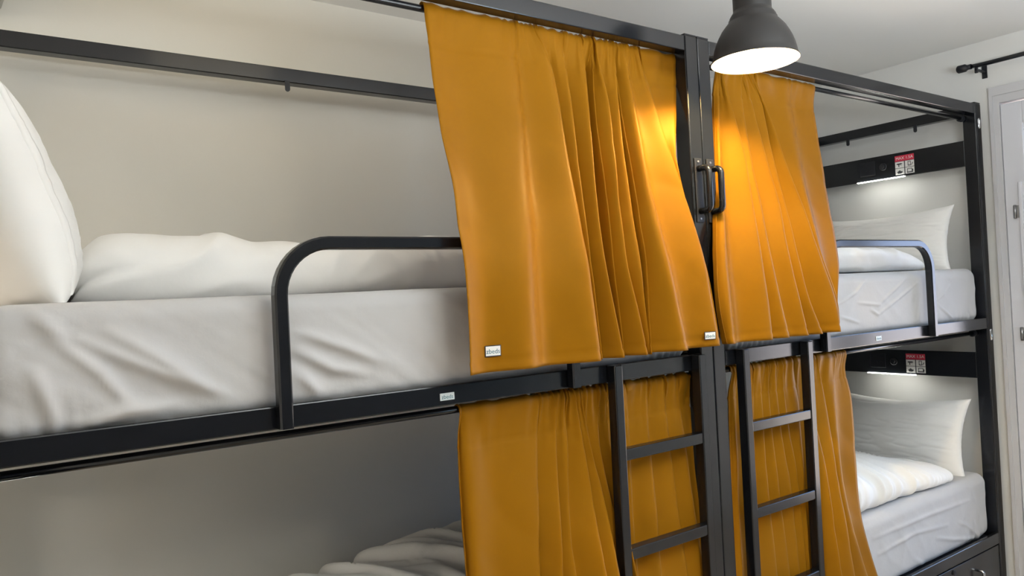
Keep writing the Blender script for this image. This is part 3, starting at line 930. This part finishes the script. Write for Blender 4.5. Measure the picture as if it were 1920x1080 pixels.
# ---------------------------------------------------------------- curtains
CURT = {
 'upper_left': {'levels': [2.348, 2.27, 2.15, 2.0, 1.86, 1.76, 1.65, 1.5, 1.385], 'keys': [
  [(-1.006, 0.053), (-1.003, 0.043), (-1.006, 0.023), (-1.007, -0.009), (-1.000, -0.041), (-1.007, -0.067), (-1.005, -0.087), (-1.007, -0.097), (-1.010, -0.098)],
  [(-0.900, 0.062), (-0.900, 0.057), (-0.904, 0.044), (-0.912, 0.017), (-0.915, -0.013), (-0.926, -0.039), (-0.930, -0.059), (-0.935, -0.068), (-0.936, -0.068)],
  [(-0.742, 0.053), (-0.745, 0.043), (-0.752, 0.023), (-0.769, -0.009), (-0.787, -0.041), (-0.804, -0.067), (-0.819, -0.087), (-0.827, -0.097), (-0.826, -0.098)],
  [(-0.707, 0.063), (-0.693, 0.059), (-0.691, 0.047), (-0.704, 0.020), (-0.716, -0.009), (-0.728, -0.035), (-0.737, -0.055), (-0.739, -0.063), (-0.735, -0.063)],
  [(-0.654, 0.051), (-0.615, 0.038), (-0.600, 0.016), (-0.606, -0.017), (-0.610, -0.049), (-0.615, -0.075), (-0.613, -0.095), (-0.607, -0.106), (-0.598, -0.108)],
  [(-0.637, 0.070), (-0.604, 0.073), (-0.591, 0.067), (-0.598, 0.045), (-0.603, 0.016), (-0.610, -0.010), (-0.609, -0.030), (-0.603, -0.036), (-0.594, -0.035)],
  [(-0.544, 0.055), (-0.541, 0.045), (-0.540, 0.027), (-0.553, -0.004), (-0.569, -0.036), (-0.581, -0.062), (-0.587, -0.082), (-0.582, -0.091), (-0.574, -0.093)],
  [(-0.532, 0.069), (-0.530, 0.071), (-0.531, 0.064), (-0.546, 0.042), (-0.562, 0.013), (-0.575, -0.013), (-0.581, -0.033), (-0.574, -0.039), (-0.563, -0.038)],
  [(-0.466, 0.052), (-0.470, 0.040), (-0.479, 0.019), (-0.503, -0.014), (-0.526, -0.046), (-0.540, -0.072), (-0.544, -0.092), (-0.524, -0.102), (-0.503, -0.104)],
  [(-0.460, 0.057), (-0.464, 0.061), (-0.475, 0.065), (-0.498, 0.053), (-0.520, 0.031), (-0.534, 0.005), (-0.539, -0.018), (-0.522, -0.030), (-0.503, -0.034)],
  [(-0.434, 0.057), (-0.443, 0.061), (-0.459, 0.065), (-0.477, 0.053), (-0.491, 0.031), (-0.508, 0.005), (-0.518, -0.018), (-0.512, -0.030), (-0.499, -0.034)],
  [(-0.426, 0.052), (-0.435, 0.041), (-0.451, 0.020), (-0.469, -0.012), (-0.483, -0.044), (-0.500, -0.070), (-0.510, -0.090), (-0.506, -0.100), (-0.498, -0.102)],
  [(-0.424, 0.070), (-0.431, 0.071), (-0.443, 0.065), (-0.461, 0.042), (-0.476, 0.013), (-0.493, -0.013), (-0.503, -0.033), (-0.496, -0.039), (-0.485, -0.037)],
  [(-0.416, 0.051), (-0.409, 0.038), (-0.400, 0.016), (-0.417, -0.017), (-0.439, -0.049), (-0.454, -0.075), (-0.462, -0.095), (-0.438, -0.106), (-0.414, -0.108)],
  [(-0.405, 0.070), (-0.399, 0.073), (-0.392, 0.067), (-0.409, 0.045), (-0.430, 0.016), (-0.445, -0.010), (-0.452, -0.030), (-0.431, -0.036), (-0.410, -0.035)],
  [(-0.342, 0.055), (-0.342, 0.045), (-0.347, 0.027), (-0.364, -0.004), (-0.381, -0.036), (-0.394, -0.062), (-0.399, -0.082), (-0.394, -0.091), (-0.385, -0.093)],
  [(-0.341, 0.059), (-0.342, 0.065), (-0.346, 0.072), (-0.362, 0.061), (-0.379, 0.039), (-0.391, 0.013), (-0.396, -0.010), (-0.393, -0.021), (-0.385, -0.025)],
  [(-0.338, 0.059), (-0.339, 0.065), (-0.344, 0.072), (-0.356, 0.061), (-0.368, 0.039), (-0.380, 0.013), (-0.386, -0.010), (-0.389, -0.021), (-0.387, -0.025)],
  [(-0.337, 0.053), (-0.338, 0.042), (-0.342, 0.022), (-0.353, -0.011), (-0.362, -0.043), (-0.375, -0.069), (-0.380, -0.089), (-0.387, -0.098), (-0.387, -0.100)],
  [(-0.332, 0.070), (-0.332, 0.072), (-0.335, 0.066), (-0.345, 0.044), (-0.354, 0.015), (-0.365, -0.011), (-0.369, -0.031), (-0.371, -0.037), (-0.368, -0.036)],
  [(-0.304, 0.051), (-0.300, 0.037), (-0.296, 0.015), (-0.303, -0.019), (-0.311, -0.051), (-0.312, -0.077), (-0.304, -0.097), (-0.282, -0.107), (-0.259, -0.110)],
  [(-0.276, 0.064), (-0.265, 0.061), (-0.252, 0.050), (-0.246, 0.024), (-0.243, -0.006), (-0.240, -0.032), (-0.230, -0.052), (-0.209, -0.060), (-0.187, -0.059)],
  [(-0.233, 0.055), (-0.212, 0.045), (-0.184, 0.027), (-0.160, -0.004), (-0.141, -0.036), (-0.132, -0.062), (-0.120, -0.082), (-0.100, -0.091), (-0.080, -0.093)],
  [(-0.207, 0.062), (-0.189, 0.060), (-0.169, 0.052), (-0.154, 0.027), (-0.137, 0.008), (-0.128, -0.018), (-0.115, -0.038), (-0.095, -0.045), (-0.075, -0.044)],
  [(-0.060, 0.053), (-0.060, 0.048), (-0.082, 0.034), (-0.123, 0.005), (-0.114, -0.015), (-0.104, -0.041), (-0.088, -0.061), (-0.065, -0.070), (-0.048, -0.070)],
 ]},
 'upper_right': {'levels': [2.348, 2.27, 2.15, 2.0, 1.86, 1.76, 1.65, 1.5, 1.385], 'keys': [
  [(0.150, 0.060), (0.140, 0.054), (0.118, 0.040), (0.085, 0.016), (0.047, -0.009), (0.010, -0.033), (-0.020, -0.052), (-0.033, -0.065), (-0.013, -0.068)],
  [(0.152, 0.065), (0.143, 0.063), (0.120, 0.052), (0.087, 0.031), (0.049, 0.008), (0.014, -0.016), (-0.015, -0.035), (-0.028, -0.048), (-0.010, -0.049)],
  [(0.160, 0.057), (0.158, 0.049), (0.132, 0.032), (0.094, 0.006), (0.063, -0.019), (0.034, -0.043), (0.010, -0.062), (0.001, -0.076), (0.008, -0.079)],
  [(0.163, 0.064), (0.169, 0.062), (0.160, 0.051), (0.141, 0.029), (0.117, 0.005), (0.093, -0.019), (0.076, -0.038), (0.072, -0.050), (0.078, -0.052)],
  [(0.168, 0.052), (0.184, 0.040), (0.203, 0.019), (0.211, -0.010), (0.199, -0.036), (0.183, -0.060), (0.175, -0.079), (0.178, -0.094), (0.182, -0.098)],
  [(0.186, 0.067), (0.198, 0.066), (0.213, 0.057), (0.218, 0.037), (0.207, 0.014), (0.192, -0.010), (0.185, -0.029), (0.191, -0.041), (0.199, -0.043)],
  [(0.276, 0.054), (0.268, 0.044), (0.261, 0.024), (0.252, -0.004), (0.247, -0.029), (0.237, -0.053), (0.236, -0.072), (0.254, -0.087), (0.282, -0.090)],
  [(0.275, 0.062), (0.287, 0.058), (0.288, 0.045), (0.286, 0.022), (0.289, -0.002), (0.279, -0.026), (0.278, -0.045), (0.299, -0.058), (0.328, -0.060)],
  [(0.273, 0.053), (0.315, 0.042), (0.329, 0.022), (0.338, -0.007), (0.353, -0.033), (0.341, -0.057), (0.342, -0.076), (0.366, -0.090), (0.396, -0.094)],
  [(0.280, 0.066), (0.324, 0.065), (0.339, 0.056), (0.346, 0.035), (0.360, 0.012), (0.351, -0.012), (0.352, -0.031), (0.377, -0.043), (0.412, -0.045)],
  [(0.311, 0.054), (0.371, 0.044), (0.384, 0.025), (0.387, -0.002), (0.397, -0.028), (0.399, -0.051), (0.402, -0.070), (0.431, -0.085), (0.492, -0.088)],
  [(0.318, 0.067), (0.372, 0.068), (0.389, 0.059), (0.397, 0.039), (0.411, 0.017), (0.415, -0.007), (0.422, -0.026), (0.454, -0.038), (0.508, -0.039)],
  [(0.351, 0.051), (0.381, 0.038), (0.416, 0.016), (0.446, -0.013), (0.483, -0.039), (0.495, -0.063), (0.518, -0.082), (0.569, -0.098), (0.586, -0.102)],
  [(0.383, 0.068), (0.409, 0.069), (0.438, 0.060), (0.463, 0.041), (0.493, 0.018), (0.503, -0.006), (0.524, -0.025), (0.575, -0.037), (0.591, -0.038)],
  [(0.541, 0.056), (0.546, 0.047), (0.548, 0.029), (0.542, 0.003), (0.544, -0.022), (0.544, -0.046), (0.555, -0.065), (0.607, -0.080), (0.616, -0.083)],
  [(0.626, 0.064), (0.624, 0.062), (0.623, 0.051), (0.614, 0.029), (0.611, 0.006), (0.606, -0.018), (0.607, -0.037), (0.621, -0.050), (0.627, -0.051)],
  [(0.754, 0.061), (0.741, 0.056), (0.734, 0.042), (0.723, 0.019), (0.710, -0.005), (0.699, -0.029), (0.686, -0.048), (0.641, -0.062), (0.643, -0.064)],
 ]},
 'lower_left': {'levels': [1.289, 1.22, 1.12, 1.0, 0.88, 0.76, 0.64, 0.48, 0.33], 'keys': [
  [(-0.962, 0.061), (-0.965, 0.057), (-0.971, 0.046), (-0.973, 0.038), (-0.973, 0.030), (-0.970, 0.026), (-0.969, 0.020), (-0.965, 0.016), (-0.960, 0.015)],
  [(-0.956, 0.065), (-0.959, 0.063), (-0.965, 0.054), (-0.966, 0.047), (-0.967, 0.040), (-0.965, 0.035), (-0.964, 0.020), (-0.960, 0.020), (-0.955, 0.020)],
  [(-0.937, 0.056), (-0.938, 0.048), (-0.941, 0.035), (-0.944, 0.026), (-0.947, 0.017), (-0.946, 0.013), (-0.946, 0.008), (-0.943, 0.007), (-0.940, 0.006)],
  [(-0.845, 0.063), (-0.849, 0.059), (-0.856, 0.050), (-0.861, 0.042), (-0.867, 0.034), (-0.870, 0.030), (-0.873, 0.020), (-0.873, 0.019), (-0.873, 0.017)],
  [(-0.707, 0.058), (-0.714, 0.052), (-0.727, 0.040), (-0.737, 0.031), (-0.748, 0.022), (-0.754, 0.018), (-0.762, 0.013), (-0.768, 0.011), (-0.774, 0.010)],
  [(-0.694, 0.065), (-0.700, 0.062), (-0.712, 0.053), (-0.722, 0.046), (-0.733, 0.038), (-0.741, 0.034), (-0.748, 0.020), (-0.754, 0.020), (-0.758, 0.020)],
  [(-0.648, 0.054), (-0.651, 0.045), (-0.658, 0.032), (-0.668, 0.017), (-0.683, -0.003), (-0.694, -0.017), (-0.700, -0.026), (-0.702, -0.029), (-0.702, -0.029)],
  [(-0.637, 0.064), (-0.640, 0.060), (-0.649, 0.051), (-0.659, 0.039), (-0.674, 0.021), (-0.682, 0.007), (-0.686, -0.004), (-0.685, -0.012), (-0.682, -0.014)],
  [(-0.597, 0.056), (-0.604, 0.048), (-0.615, 0.035), (-0.629, 0.021), (-0.642, 0.002), (-0.641, -0.012), (-0.637, -0.022), (-0.625, -0.026), (-0.612, -0.026)],
  [(-0.592, 0.064), (-0.595, 0.061), (-0.602, 0.052), (-0.612, 0.040), (-0.624, 0.022), (-0.623, 0.008), (-0.618, -0.003), (-0.604, -0.011), (-0.587, -0.013)],
  [(-0.573, 0.053), (-0.566, 0.044), (-0.557, 0.030), (-0.554, 0.010), (-0.559, -0.020), (-0.558, -0.044), (-0.549, -0.058), (-0.527, -0.063), (-0.502, -0.063)],
  [(-0.567, 0.064), (-0.559, 0.061), (-0.550, 0.051), (-0.544, 0.034), (-0.547, 0.006), (-0.546, -0.018), (-0.537, -0.034), (-0.514, -0.044), (-0.488, -0.046)],
  [(-0.546, 0.055), (-0.537, 0.047), (-0.526, 0.034), (-0.510, 0.014), (-0.506, -0.016), (-0.503, -0.040), (-0.493, -0.054), (-0.468, -0.060), (-0.440, -0.060)],
  [(-0.531, 0.064), (-0.525, 0.060), (-0.518, 0.051), (-0.503, 0.038), (-0.497, 0.021), (-0.491, 0.007), (-0.479, -0.005), (-0.452, -0.012), (-0.423, -0.014)],
  [(-0.481, 0.057), (-0.484, 0.050), (-0.488, 0.037), (-0.476, 0.023), (-0.464, 0.004), (-0.448, -0.010), (-0.429, -0.020), (-0.397, -0.024), (-0.364, -0.025)],
  [(-0.472, 0.065), (-0.476, 0.062), (-0.480, 0.053), (-0.468, 0.041), (-0.459, 0.023), (-0.447, 0.009), (-0.428, -0.002), (-0.396, -0.010), (-0.362, -0.013)],
  [(-0.442, 0.053), (-0.449, 0.044), (-0.452, 0.030), (-0.439, 0.010), (-0.442, -0.020), (-0.441, -0.044), (-0.425, -0.058), (-0.391, -0.063), (-0.356, -0.063)],
  [(-0.427, 0.065), (-0.430, 0.063), (-0.434, 0.054), (-0.425, 0.046), (-0.429, 0.039), (-0.428, 0.035), (-0.415, 0.020), (-0.388, 0.020), (-0.359, 0.020)],
  [(-0.371, 0.058), (-0.363, 0.051), (-0.368, 0.039), (-0.377, 0.030), (-0.382, 0.021), (-0.381, 0.017), (-0.381, 0.012), (-0.377, 0.010), (-0.372, 0.009)],
  [(-0.348, 0.064), (-0.343, 0.062), (-0.350, 0.053), (-0.357, 0.045), (-0.362, 0.038), (-0.362, 0.034), (-0.362, 0.020), (-0.358, 0.020), (-0.353, 0.020)],
  [(-0.267, 0.054), (-0.274, 0.045), (-0.287, 0.032), (-0.290, 0.022), (-0.292, 0.012), (-0.293, 0.008), (-0.294, 0.004), (-0.290, 0.004), (-0.286, 0.003)],
  [(-0.251, 0.063), (-0.257, 0.059), (-0.268, 0.050), (-0.270, 0.042), (-0.271, 0.034), (-0.269, 0.030), (-0.268, 0.020), (-0.261, 0.019), (-0.255, 0.017)],
  [(-0.194, 0.054), (-0.197, 0.045), (-0.203, 0.032), (-0.201, 0.022), (-0.196, 0.012), (-0.186, 0.008), (-0.177, 0.004), (-0.160, 0.004), (-0.143, 0.003)],
  [(-0.178, 0.063), (-0.181, 0.060), (-0.187, 0.050), (-0.184, 0.043), (-0.179, 0.035), (-0.168, 0.031), (-0.159, 0.020), (-0.140, 0.020), (-0.123, 0.018)],
  [(-0.123, 0.055), (-0.125, 0.047), (-0.128, 0.034), (-0.125, 0.024), (-0.118, 0.014), (-0.105, 0.010), (-0.093, 0.006), (-0.071, 0.005), (-0.051, 0.005)],
  [(-0.109, 0.066), (-0.111, 0.064), (-0.116, 0.055), (-0.114, 0.048), (-0.108, 0.041), (-0.097, 0.037), (-0.086, 0.020), (-0.066, 0.020), (-0.047, 0.020)],
  [(-0.059, 0.061), (-0.062, 0.057), (-0.072, 0.046), (-0.076, 0.038), (-0.073, 0.030), (-0.066, 0.026), (-0.061, 0.020), (-0.049, 0.016), (-0.036, 0.015)],
 ]},
 'lower_right': {'levels': [1.289, 1.22, 1.12, 1.0, 0.88, 0.76, 0.64, 0.48, 0.33], 'keys': [
  [(0.138, 0.061), (0.133, 0.057), (0.120, 0.046), (0.107, 0.038), (0.094, 0.030), (0.086, 0.026), (0.075, 0.020), (0.066, 0.016), (0.060, 0.015)],
  [(0.144, 0.064), (0.138, 0.061), (0.125, 0.052), (0.112, 0.045), (0.099, 0.037), (0.091, 0.033), (0.081, 0.020), (0.073, 0.020), (0.068, 0.019)],
  [(0.168, 0.058), (0.159, 0.051), (0.142, 0.039), (0.130, 0.030), (0.117, 0.021), (0.111, 0.017), (0.103, 0.012), (0.098, 0.010), (0.095, 0.009)],
  [(0.189, 0.063), (0.179, 0.060), (0.163, 0.051), (0.149, 0.043), (0.137, 0.035), (0.130, 0.032), (0.123, 0.020), (0.119, 0.020), (0.116, 0.018)],
  [(0.262, 0.056), (0.252, 0.048), (0.233, 0.035), (0.220, 0.026), (0.207, 0.017), (0.201, 0.013), (0.194, 0.008), (0.192, 0.007), (0.190, 0.006)],
  [(0.274, 0.064), (0.263, 0.060), (0.245, 0.051), (0.232, 0.044), (0.220, 0.036), (0.216, 0.032), (0.211, 0.020), (0.212, 0.020), (0.213, 0.018)],
  [(0.315, 0.054), (0.303, 0.045), (0.285, 0.032), (0.274, 0.022), (0.267, 0.012), (0.269, 0.008), (0.272, 0.004), (0.283, 0.004), (0.294, 0.003)],
  [(0.323, 0.063), (0.313, 0.060), (0.295, 0.050), (0.285, 0.043), (0.280, 0.035), (0.283, 0.031), (0.288, 0.020), (0.300, 0.020), (0.312, 0.018)],
  [(0.353, 0.055), (0.345, 0.047), (0.331, 0.034), (0.326, 0.024), (0.327, 0.014), (0.335, 0.010), (0.343, 0.006), (0.360, 0.005), (0.376, 0.005)],
  [(0.361, 0.063), (0.354, 0.059), (0.342, 0.049), (0.338, 0.042), (0.341, 0.034), (0.349, 0.030), (0.356, 0.020), (0.372, 0.019), (0.387, 0.017)],
  [(0.390, 0.055), (0.387, 0.047), (0.379, 0.034), (0.381, 0.024), (0.392, 0.014), (0.402, 0.010), (0.404, 0.006), (0.415, 0.005), (0.426, 0.005)],
  [(0.397, 0.063), (0.395, 0.060), (0.389, 0.050), (0.392, 0.043), (0.404, 0.035), (0.413, 0.031), (0.415, 0.020), (0.425, 0.020), (0.434, 0.018)],
  [(0.423, 0.056), (0.424, 0.048), (0.424, 0.035), (0.432, 0.026), (0.445, 0.017), (0.453, 0.013), (0.452, 0.008), (0.458, 0.007), (0.465, 0.006)],
  [(0.440, 0.063), (0.441, 0.060), (0.441, 0.050), (0.446, 0.043), (0.454, 0.035), (0.459, 0.031), (0.458, 0.020), (0.463, 0.020), (0.468, 0.018)],
  [(0.499, 0.055), (0.501, 0.047), (0.500, 0.034), (0.493, 0.024), (0.484, 0.014), (0.481, 0.010), (0.477, 0.006), (0.479, 0.005), (0.481, 0.005)],
  [(0.521, 0.063), (0.521, 0.059), (0.518, 0.049), (0.513, 0.042), (0.504, 0.034), (0.498, 0.030), (0.493, 0.020), (0.498, 0.019), (0.505, 0.017)],
  [(0.597, 0.055), (0.591, 0.047), (0.579, 0.034), (0.583, 0.014), (0.576, -0.016), (0.558, -0.040), (0.551, -0.054), (0.567, -0.060), (0.589, -0.060)],
  [(0.610, 0.064), (0.606, 0.061), (0.598, 0.051), (0.600, 0.034), (0.589, 0.006), (0.573, -0.018), (0.569, -0.034), (0.586, -0.044), (0.610, -0.046)],
  [(0.655, 0.053), (0.660, 0.044), (0.666, 0.030), (0.661, 0.010), (0.638, -0.020), (0.626, -0.044), (0.629, -0.058), (0.654, -0.063), (0.684, -0.063)],
  [(0.680, 0.063), (0.681, 0.059), (0.681, 0.050), (0.673, 0.037), (0.650, 0.019), (0.641, 0.005), (0.647, -0.006), (0.679, -0.013), (0.718, -0.015)],
  [(0.768, 0.053), (0.754, 0.044), (0.732, 0.030), (0.715, 0.015), (0.693, -0.005), (0.695, -0.019), (0.711, -0.028), (0.769, -0.030), (0.836, -0.030)],
  [(0.805, 0.066), (0.794, 0.064), (0.788, 0.056), (0.777, 0.049), (0.759, 0.041), (0.760, 0.037), (0.771, 0.020), (0.825, 0.020), (0.888, 0.020)],
  [(0.861, 0.061), (0.855, 0.057), (0.873, 0.046), (0.870, 0.038), (0.858, 0.030), (0.857, 0.026), (0.861, 0.020), (0.907, 0.016), (0.965, 0.015)],
 ]},
}


def herm(t, a, ts):
    """monotone-ish cubic (Catmull-Rom) interpolation of samples a at ts, evaluated at t; a: (n, ...)"""
    a = np.asarray(a, float)
    g = np.gradient(a, ts, axis=0)
    i = np.clip(np.searchsorted(ts, t) - 1, 0, len(ts) - 2)
    h = (ts[i + 1] - ts[i])
    s = (t - ts[i]) / h
    sh = (slice(None),) + (None,) * (a.ndim - 1)
    s_, h_ = s[sh], h[sh]
    return ((2 * s_ ** 3 - 3 * s_ ** 2 + 1) * a[i] + (s_ ** 3 - 2 * s_ ** 2 + s_) * h_ * g[i]
            + (-2 * s_ ** 3 + 3 * s_ ** 2) * a[i + 1] + (s_ ** 3 - s_ ** 2) * h_ * g[i + 1])


def curtain(key, label, seed, ztop, zbot, patches=()):
    lv = np.array(CURT[key]['levels'])
    K = np.array(CURT[key]['keys'])              # (keys, levels, 2)
    nz, per = 110, 9
    tz = lv[0] - lv                                # increasing
    zz = np.linspace(0, tz[-1], nz)
    A = herm(zz, K.transpose(1, 0, 2), tz)         # (nz, keys, 2)
    ku = np.arange(K.shape[0], dtype=float)
    uu = np.linspace(0, K.shape[0] - 1, (K.shape[0] - 1) * per + 1)
    B = herm(uu, A.transpose(1, 0, 2), ku)         # (nu, nz, 2)
    nu = len(uu)
    Zg = (lv[0] - zz)[None, :] * np.ones((nu, 1))
    X_, Y_ = B[..., 0], B[..., 1]
    # arc length along the fabric at mid height, for wrinkle frequency
    seg = np.hypot(np.diff(X_[:, nz // 2]), np.diff(Y_[:, nz // 2]))
    s = np.concatenate([[0], np.cumsum(seg)])[:, None]
    dt = lv[0] - Zg                                # distance below the top
    # heading: the pocket hangs from the rod, gathered into small ruffles
    rz, ry, rr = lv[0] - 0.010, 0.062, 0.0125
    ph = 3.0 * noise3(s * 6, seed, 0.5)
    def ruff(d_):
        gf = ((s - 0.10) / 0.25).clip(0.15, 1) if key.endswith('left') else ((s[-1] - s - 0.05) / 0.25).clip(0.25, 1)
        return gf * 0.0058 * np.sin(s * 195 + 7 * ph + d_ * 9) + 0.011 * noise3(s * 26, d_ * 7, seed) + 0.006 * noise3(s * 60, d_ * 9, seed + 2)
    gat = np.exp(-(dt / 0.11) ** 2)
    front = ry - rr - 0.003
    bl = (dt / 0.10).clip(0, 1)
    bl = bl * bl * (3 - 2 * bl)
    Y_ = (front + 0.35 * (Y_ - front).clip(-0.03, 0.004)) * (1 - bl) + Y_ * bl
    Y_ = Y_ - gat * (ruff(dt) + 0.002).clip(-0.002, 0.02)
    X_ = X_ + 0.003 * gat * np.sin(s * 100 + ph)
    # pocket seam and soft creases
    Y_ = Y_ + 0.0022 * np.exp(-((dt - 0.105) / 0.005) ** 2)
    Y_ = Y_ + 0.004 * noise3(s * 7 + seed, Zg * 4, 0.3) + 0.0035 * (ridged(s * 6 + Zg * 5, Zg * 3 - s * 2, seed) - 0.3) * np.exp(-((dt - tz[-1] * 0.45) / 0.4) ** 2)
    # side hems stand a little proud, bottom hem with stitch puckers
    bot = tz[-1] - dt
    Y_ = Y_ + 0.0022 * np.exp(-((bot - 0.028) / 0.0035) ** 2)
    pk = np.exp(-((bot - 0.015) / 0.02) ** 2)
    Y_ = Y_ - 0.0028 * pk * noise3(s * 34 + seed, bot * 20, 1.0)
    e0 = np.exp(-((s - 0.016) / 0.003) ** 2) + np.exp(-((s[-1] - s - 0.016) / 0.003) ** 2)
    Y_ = Y_ + 0.0016 * e0
    Zg = Zg - 0.006 * pk * noise3(s * 5, seed, 8.0)
    P_ = np.stack([X_, Y_, Zg], -1)
    # fabric wrapped over the rod: replaces the rows above the rod's axis
    keep = int(np.argmax((lv[0] - zz) < rz))
    wrap = []
    for k in range(9):
        a_ = math.radians(-100 + 190 * k / 8)
        rad_ = rr + (ruff(0.0)[:, 0] * 0.8 + 0.002).clip(-0.0005, 0.02) * (0.5 + 0.5 * math.cos(a_ - 0.6))
        wrap.append(np.stack([X_[:, keep], ry - rad_ * math.sin(a_), rz + rad_ * math.cos(a_)], -1))
    P_ = np.concatenate([np.stack(wrap, 1), P_[:, keep:]], 1)
    X_, Y_ = P_[..., 0], P_[..., 1]
    zz = lv[0] - P_[0, :, 2]
    nz = P_.shape[1]
    o = grid_mesh('curtain', P_, M_CURT)
    sm = o.modifiers.new('cloth', 'SOLIDIFY')
    sm.thickness = 0.0014
    sm.offset = 0.0
    tag(o, label, 'curtain', 'mustard bunk curtains')
    # woven brand patches sewn on the lower corners
    for (sx, k0, k1, zc, w, hgt) in patches:
        iz = int(np.argmin(np.abs(lv[0] - zz - zc)))
        k0, k1 = k0 % K.shape[0], k1 % K.shape[0]
        iu = k0 * per + int(np.argmin(np.abs(X_[k0 * per:k1 * per + 1, iz] - sx)))
        p = Vector(P_[iu, iz])
        tu = Vector(P_[min(iu + 4, nu - 1), iz] - P_[max(iu - 4, 0), iz]).normalized()
        tv = Vector(P_[iu, max(iz - 3, 0)] - P_[iu, min(iz + 3, nz - 1)]).normalized()
        nn = tu.cross(tv).normalized()
        if nn.y > 0:
            nn = -nn
        tv = nn.cross(tu).normalized()
        mt = Matrix((tu, tv, nn)).transposed().to_4x4()
        mt.translation = p + nn * 0.0050
        bm = bmesh.new()
        bx(bm, -w / 2, w / 2, -hgt / 2, hgt / 2, -0.001, 0.0004, bev=0, mi=1)
        bx(bm, -w / 2 + 0.0022, w / 2 - 0.0022, -hgt / 2 + 0.0022, hgt / 2 - 0.0022, 0, 0.0009, bev=0, mi=0)
        me2 = text_mesh('zbeds', hgt * 0.60, 0.0003)
        me2.transform(Matrix.Translation((0, -hgt * 0.05, 0.0010)))
        old = set(bm.faces)
        bm.from_mesh(me2)
        for f in bm.faces:
            if f not in old:
                f.material_index = 2
        bpy.data.meshes.remove(me2)
        bmesh.ops.transform(bm, matrix=mt, verts=bm.verts[:])
        q = finish(bm, 'brand_patch', [M_WHITE, M_INK, M_TEAL], o)
        q['label'] = 'small white woven patch with teal lettering'
    return o


curtain('upper_left', 'mustard satin curtain hung over the guard rail of the left bunk, two small white patches', 1.3, 2.348, 1.385,
        patches=((-0.930, 0, 2, 1.434, 0.045, 0.028), (-0.122, -4, -2, 1.424, 0.041, 0.025)))
curtain('upper_right', 'bright mustard curtain beneath the lit lamp, upper berth of the right bunk', 4.4, 2.348, 1.385)
curtain('lower_left', 'mustard curtain behind the left ladder, lower berth of the left bunk', 7.9, 1.289, 0.33)
curtain('lower_right', 'mustard curtain behind the right ladder, lower berth of the right bunk', 10.2, 1.289, 0.33)

# ---------------------------------------------------------------- pendant lamp
LX, LY, LZ = -0.06, -0.265, 2.238
t = thing('pendant_lamp', 'lit charcoal dome pendant lamp hanging before the two middle posts', 'lamp', (LX, LY, LZ))
outer = [(0.1265, 0.0), (0.1275, 0.002), (0.1262, 0.005), (0.1228, 0.012), (0.1205, 0.024), (0.1165, 0.042), (0.1105, 0.060), (0.103, 0.076), (0.093, 0.094),
         (0.082, 0.108), (0.0735, 0.118), (0.0705, 0.122), (0.0705, 0.126), (0.067, 0.131), (0.067, 0.134), (0.062, 0.142), (0.0565, 0.150), (0.0555, 0.154)]
bm = bmesh.new()
inner = [(r - 0.0025, z + 0.0005) for r, z in outer[2:10]] + [(0.060, 0.118), (0.02, 0.121), (0.001, 0.121)]
prof = [(r, LZ + z) for r, z in outer]
lathe(bm, prof, (LX, LY), 64, 0)
lathe(bm, [(0.1265, LZ)] + [(r, LZ + z) for r, z in inner], (LX, LY), 64, 1)
sh = loc(finish(bm, 'lamp_shade', [M_SHADE, M_SHIN], None, True), t)
bm = bmesh.new()
lathe(bm, [(0.0555, LZ + 0.154), (0.0555, LZ + 0.262), (0.052, LZ + 0.268), (0.020, LZ + 0.276), (0.006, LZ + 0.285)], (LX, LY), 48)
loc(finish(bm, 'socket_housing', M_SHADE, None, True), t)
bm = bmesh.new()
tube(bm, [(LX, LY, LZ + 0.28), (LX, LY, ZC - 0.02)], 0.004, 10)
loc(finish(bm, 'cord', M_BLACKM, None, True), t)
bm = bmesh.new()
lathe(bm, [(0.05, ZC), (0.05, ZC - 0.018), (0.045, ZC - 0.024), (0.001, ZC - 0.024)], (LX, LY), 32)
loc(finish(bm, 'canopy', M_SHADE, None, True), t)
bm = bmesh.new()
bmesh.ops.create_uvsphere(bm, u_segments=24, v_segments=16, radius=0.032, matrix=Matrix.Translation((LX, LY, LZ + 0.070)))
lathe(bm, [(0.024, LZ + 0.091), (0.016, LZ + 0.106), (0.016, LZ + 0.121)], (LX, LY), 20)
q = loc(finish(bm, 'bulb', M_BULB, None, True), t)
q['label'] = 'glowing warm bulb'
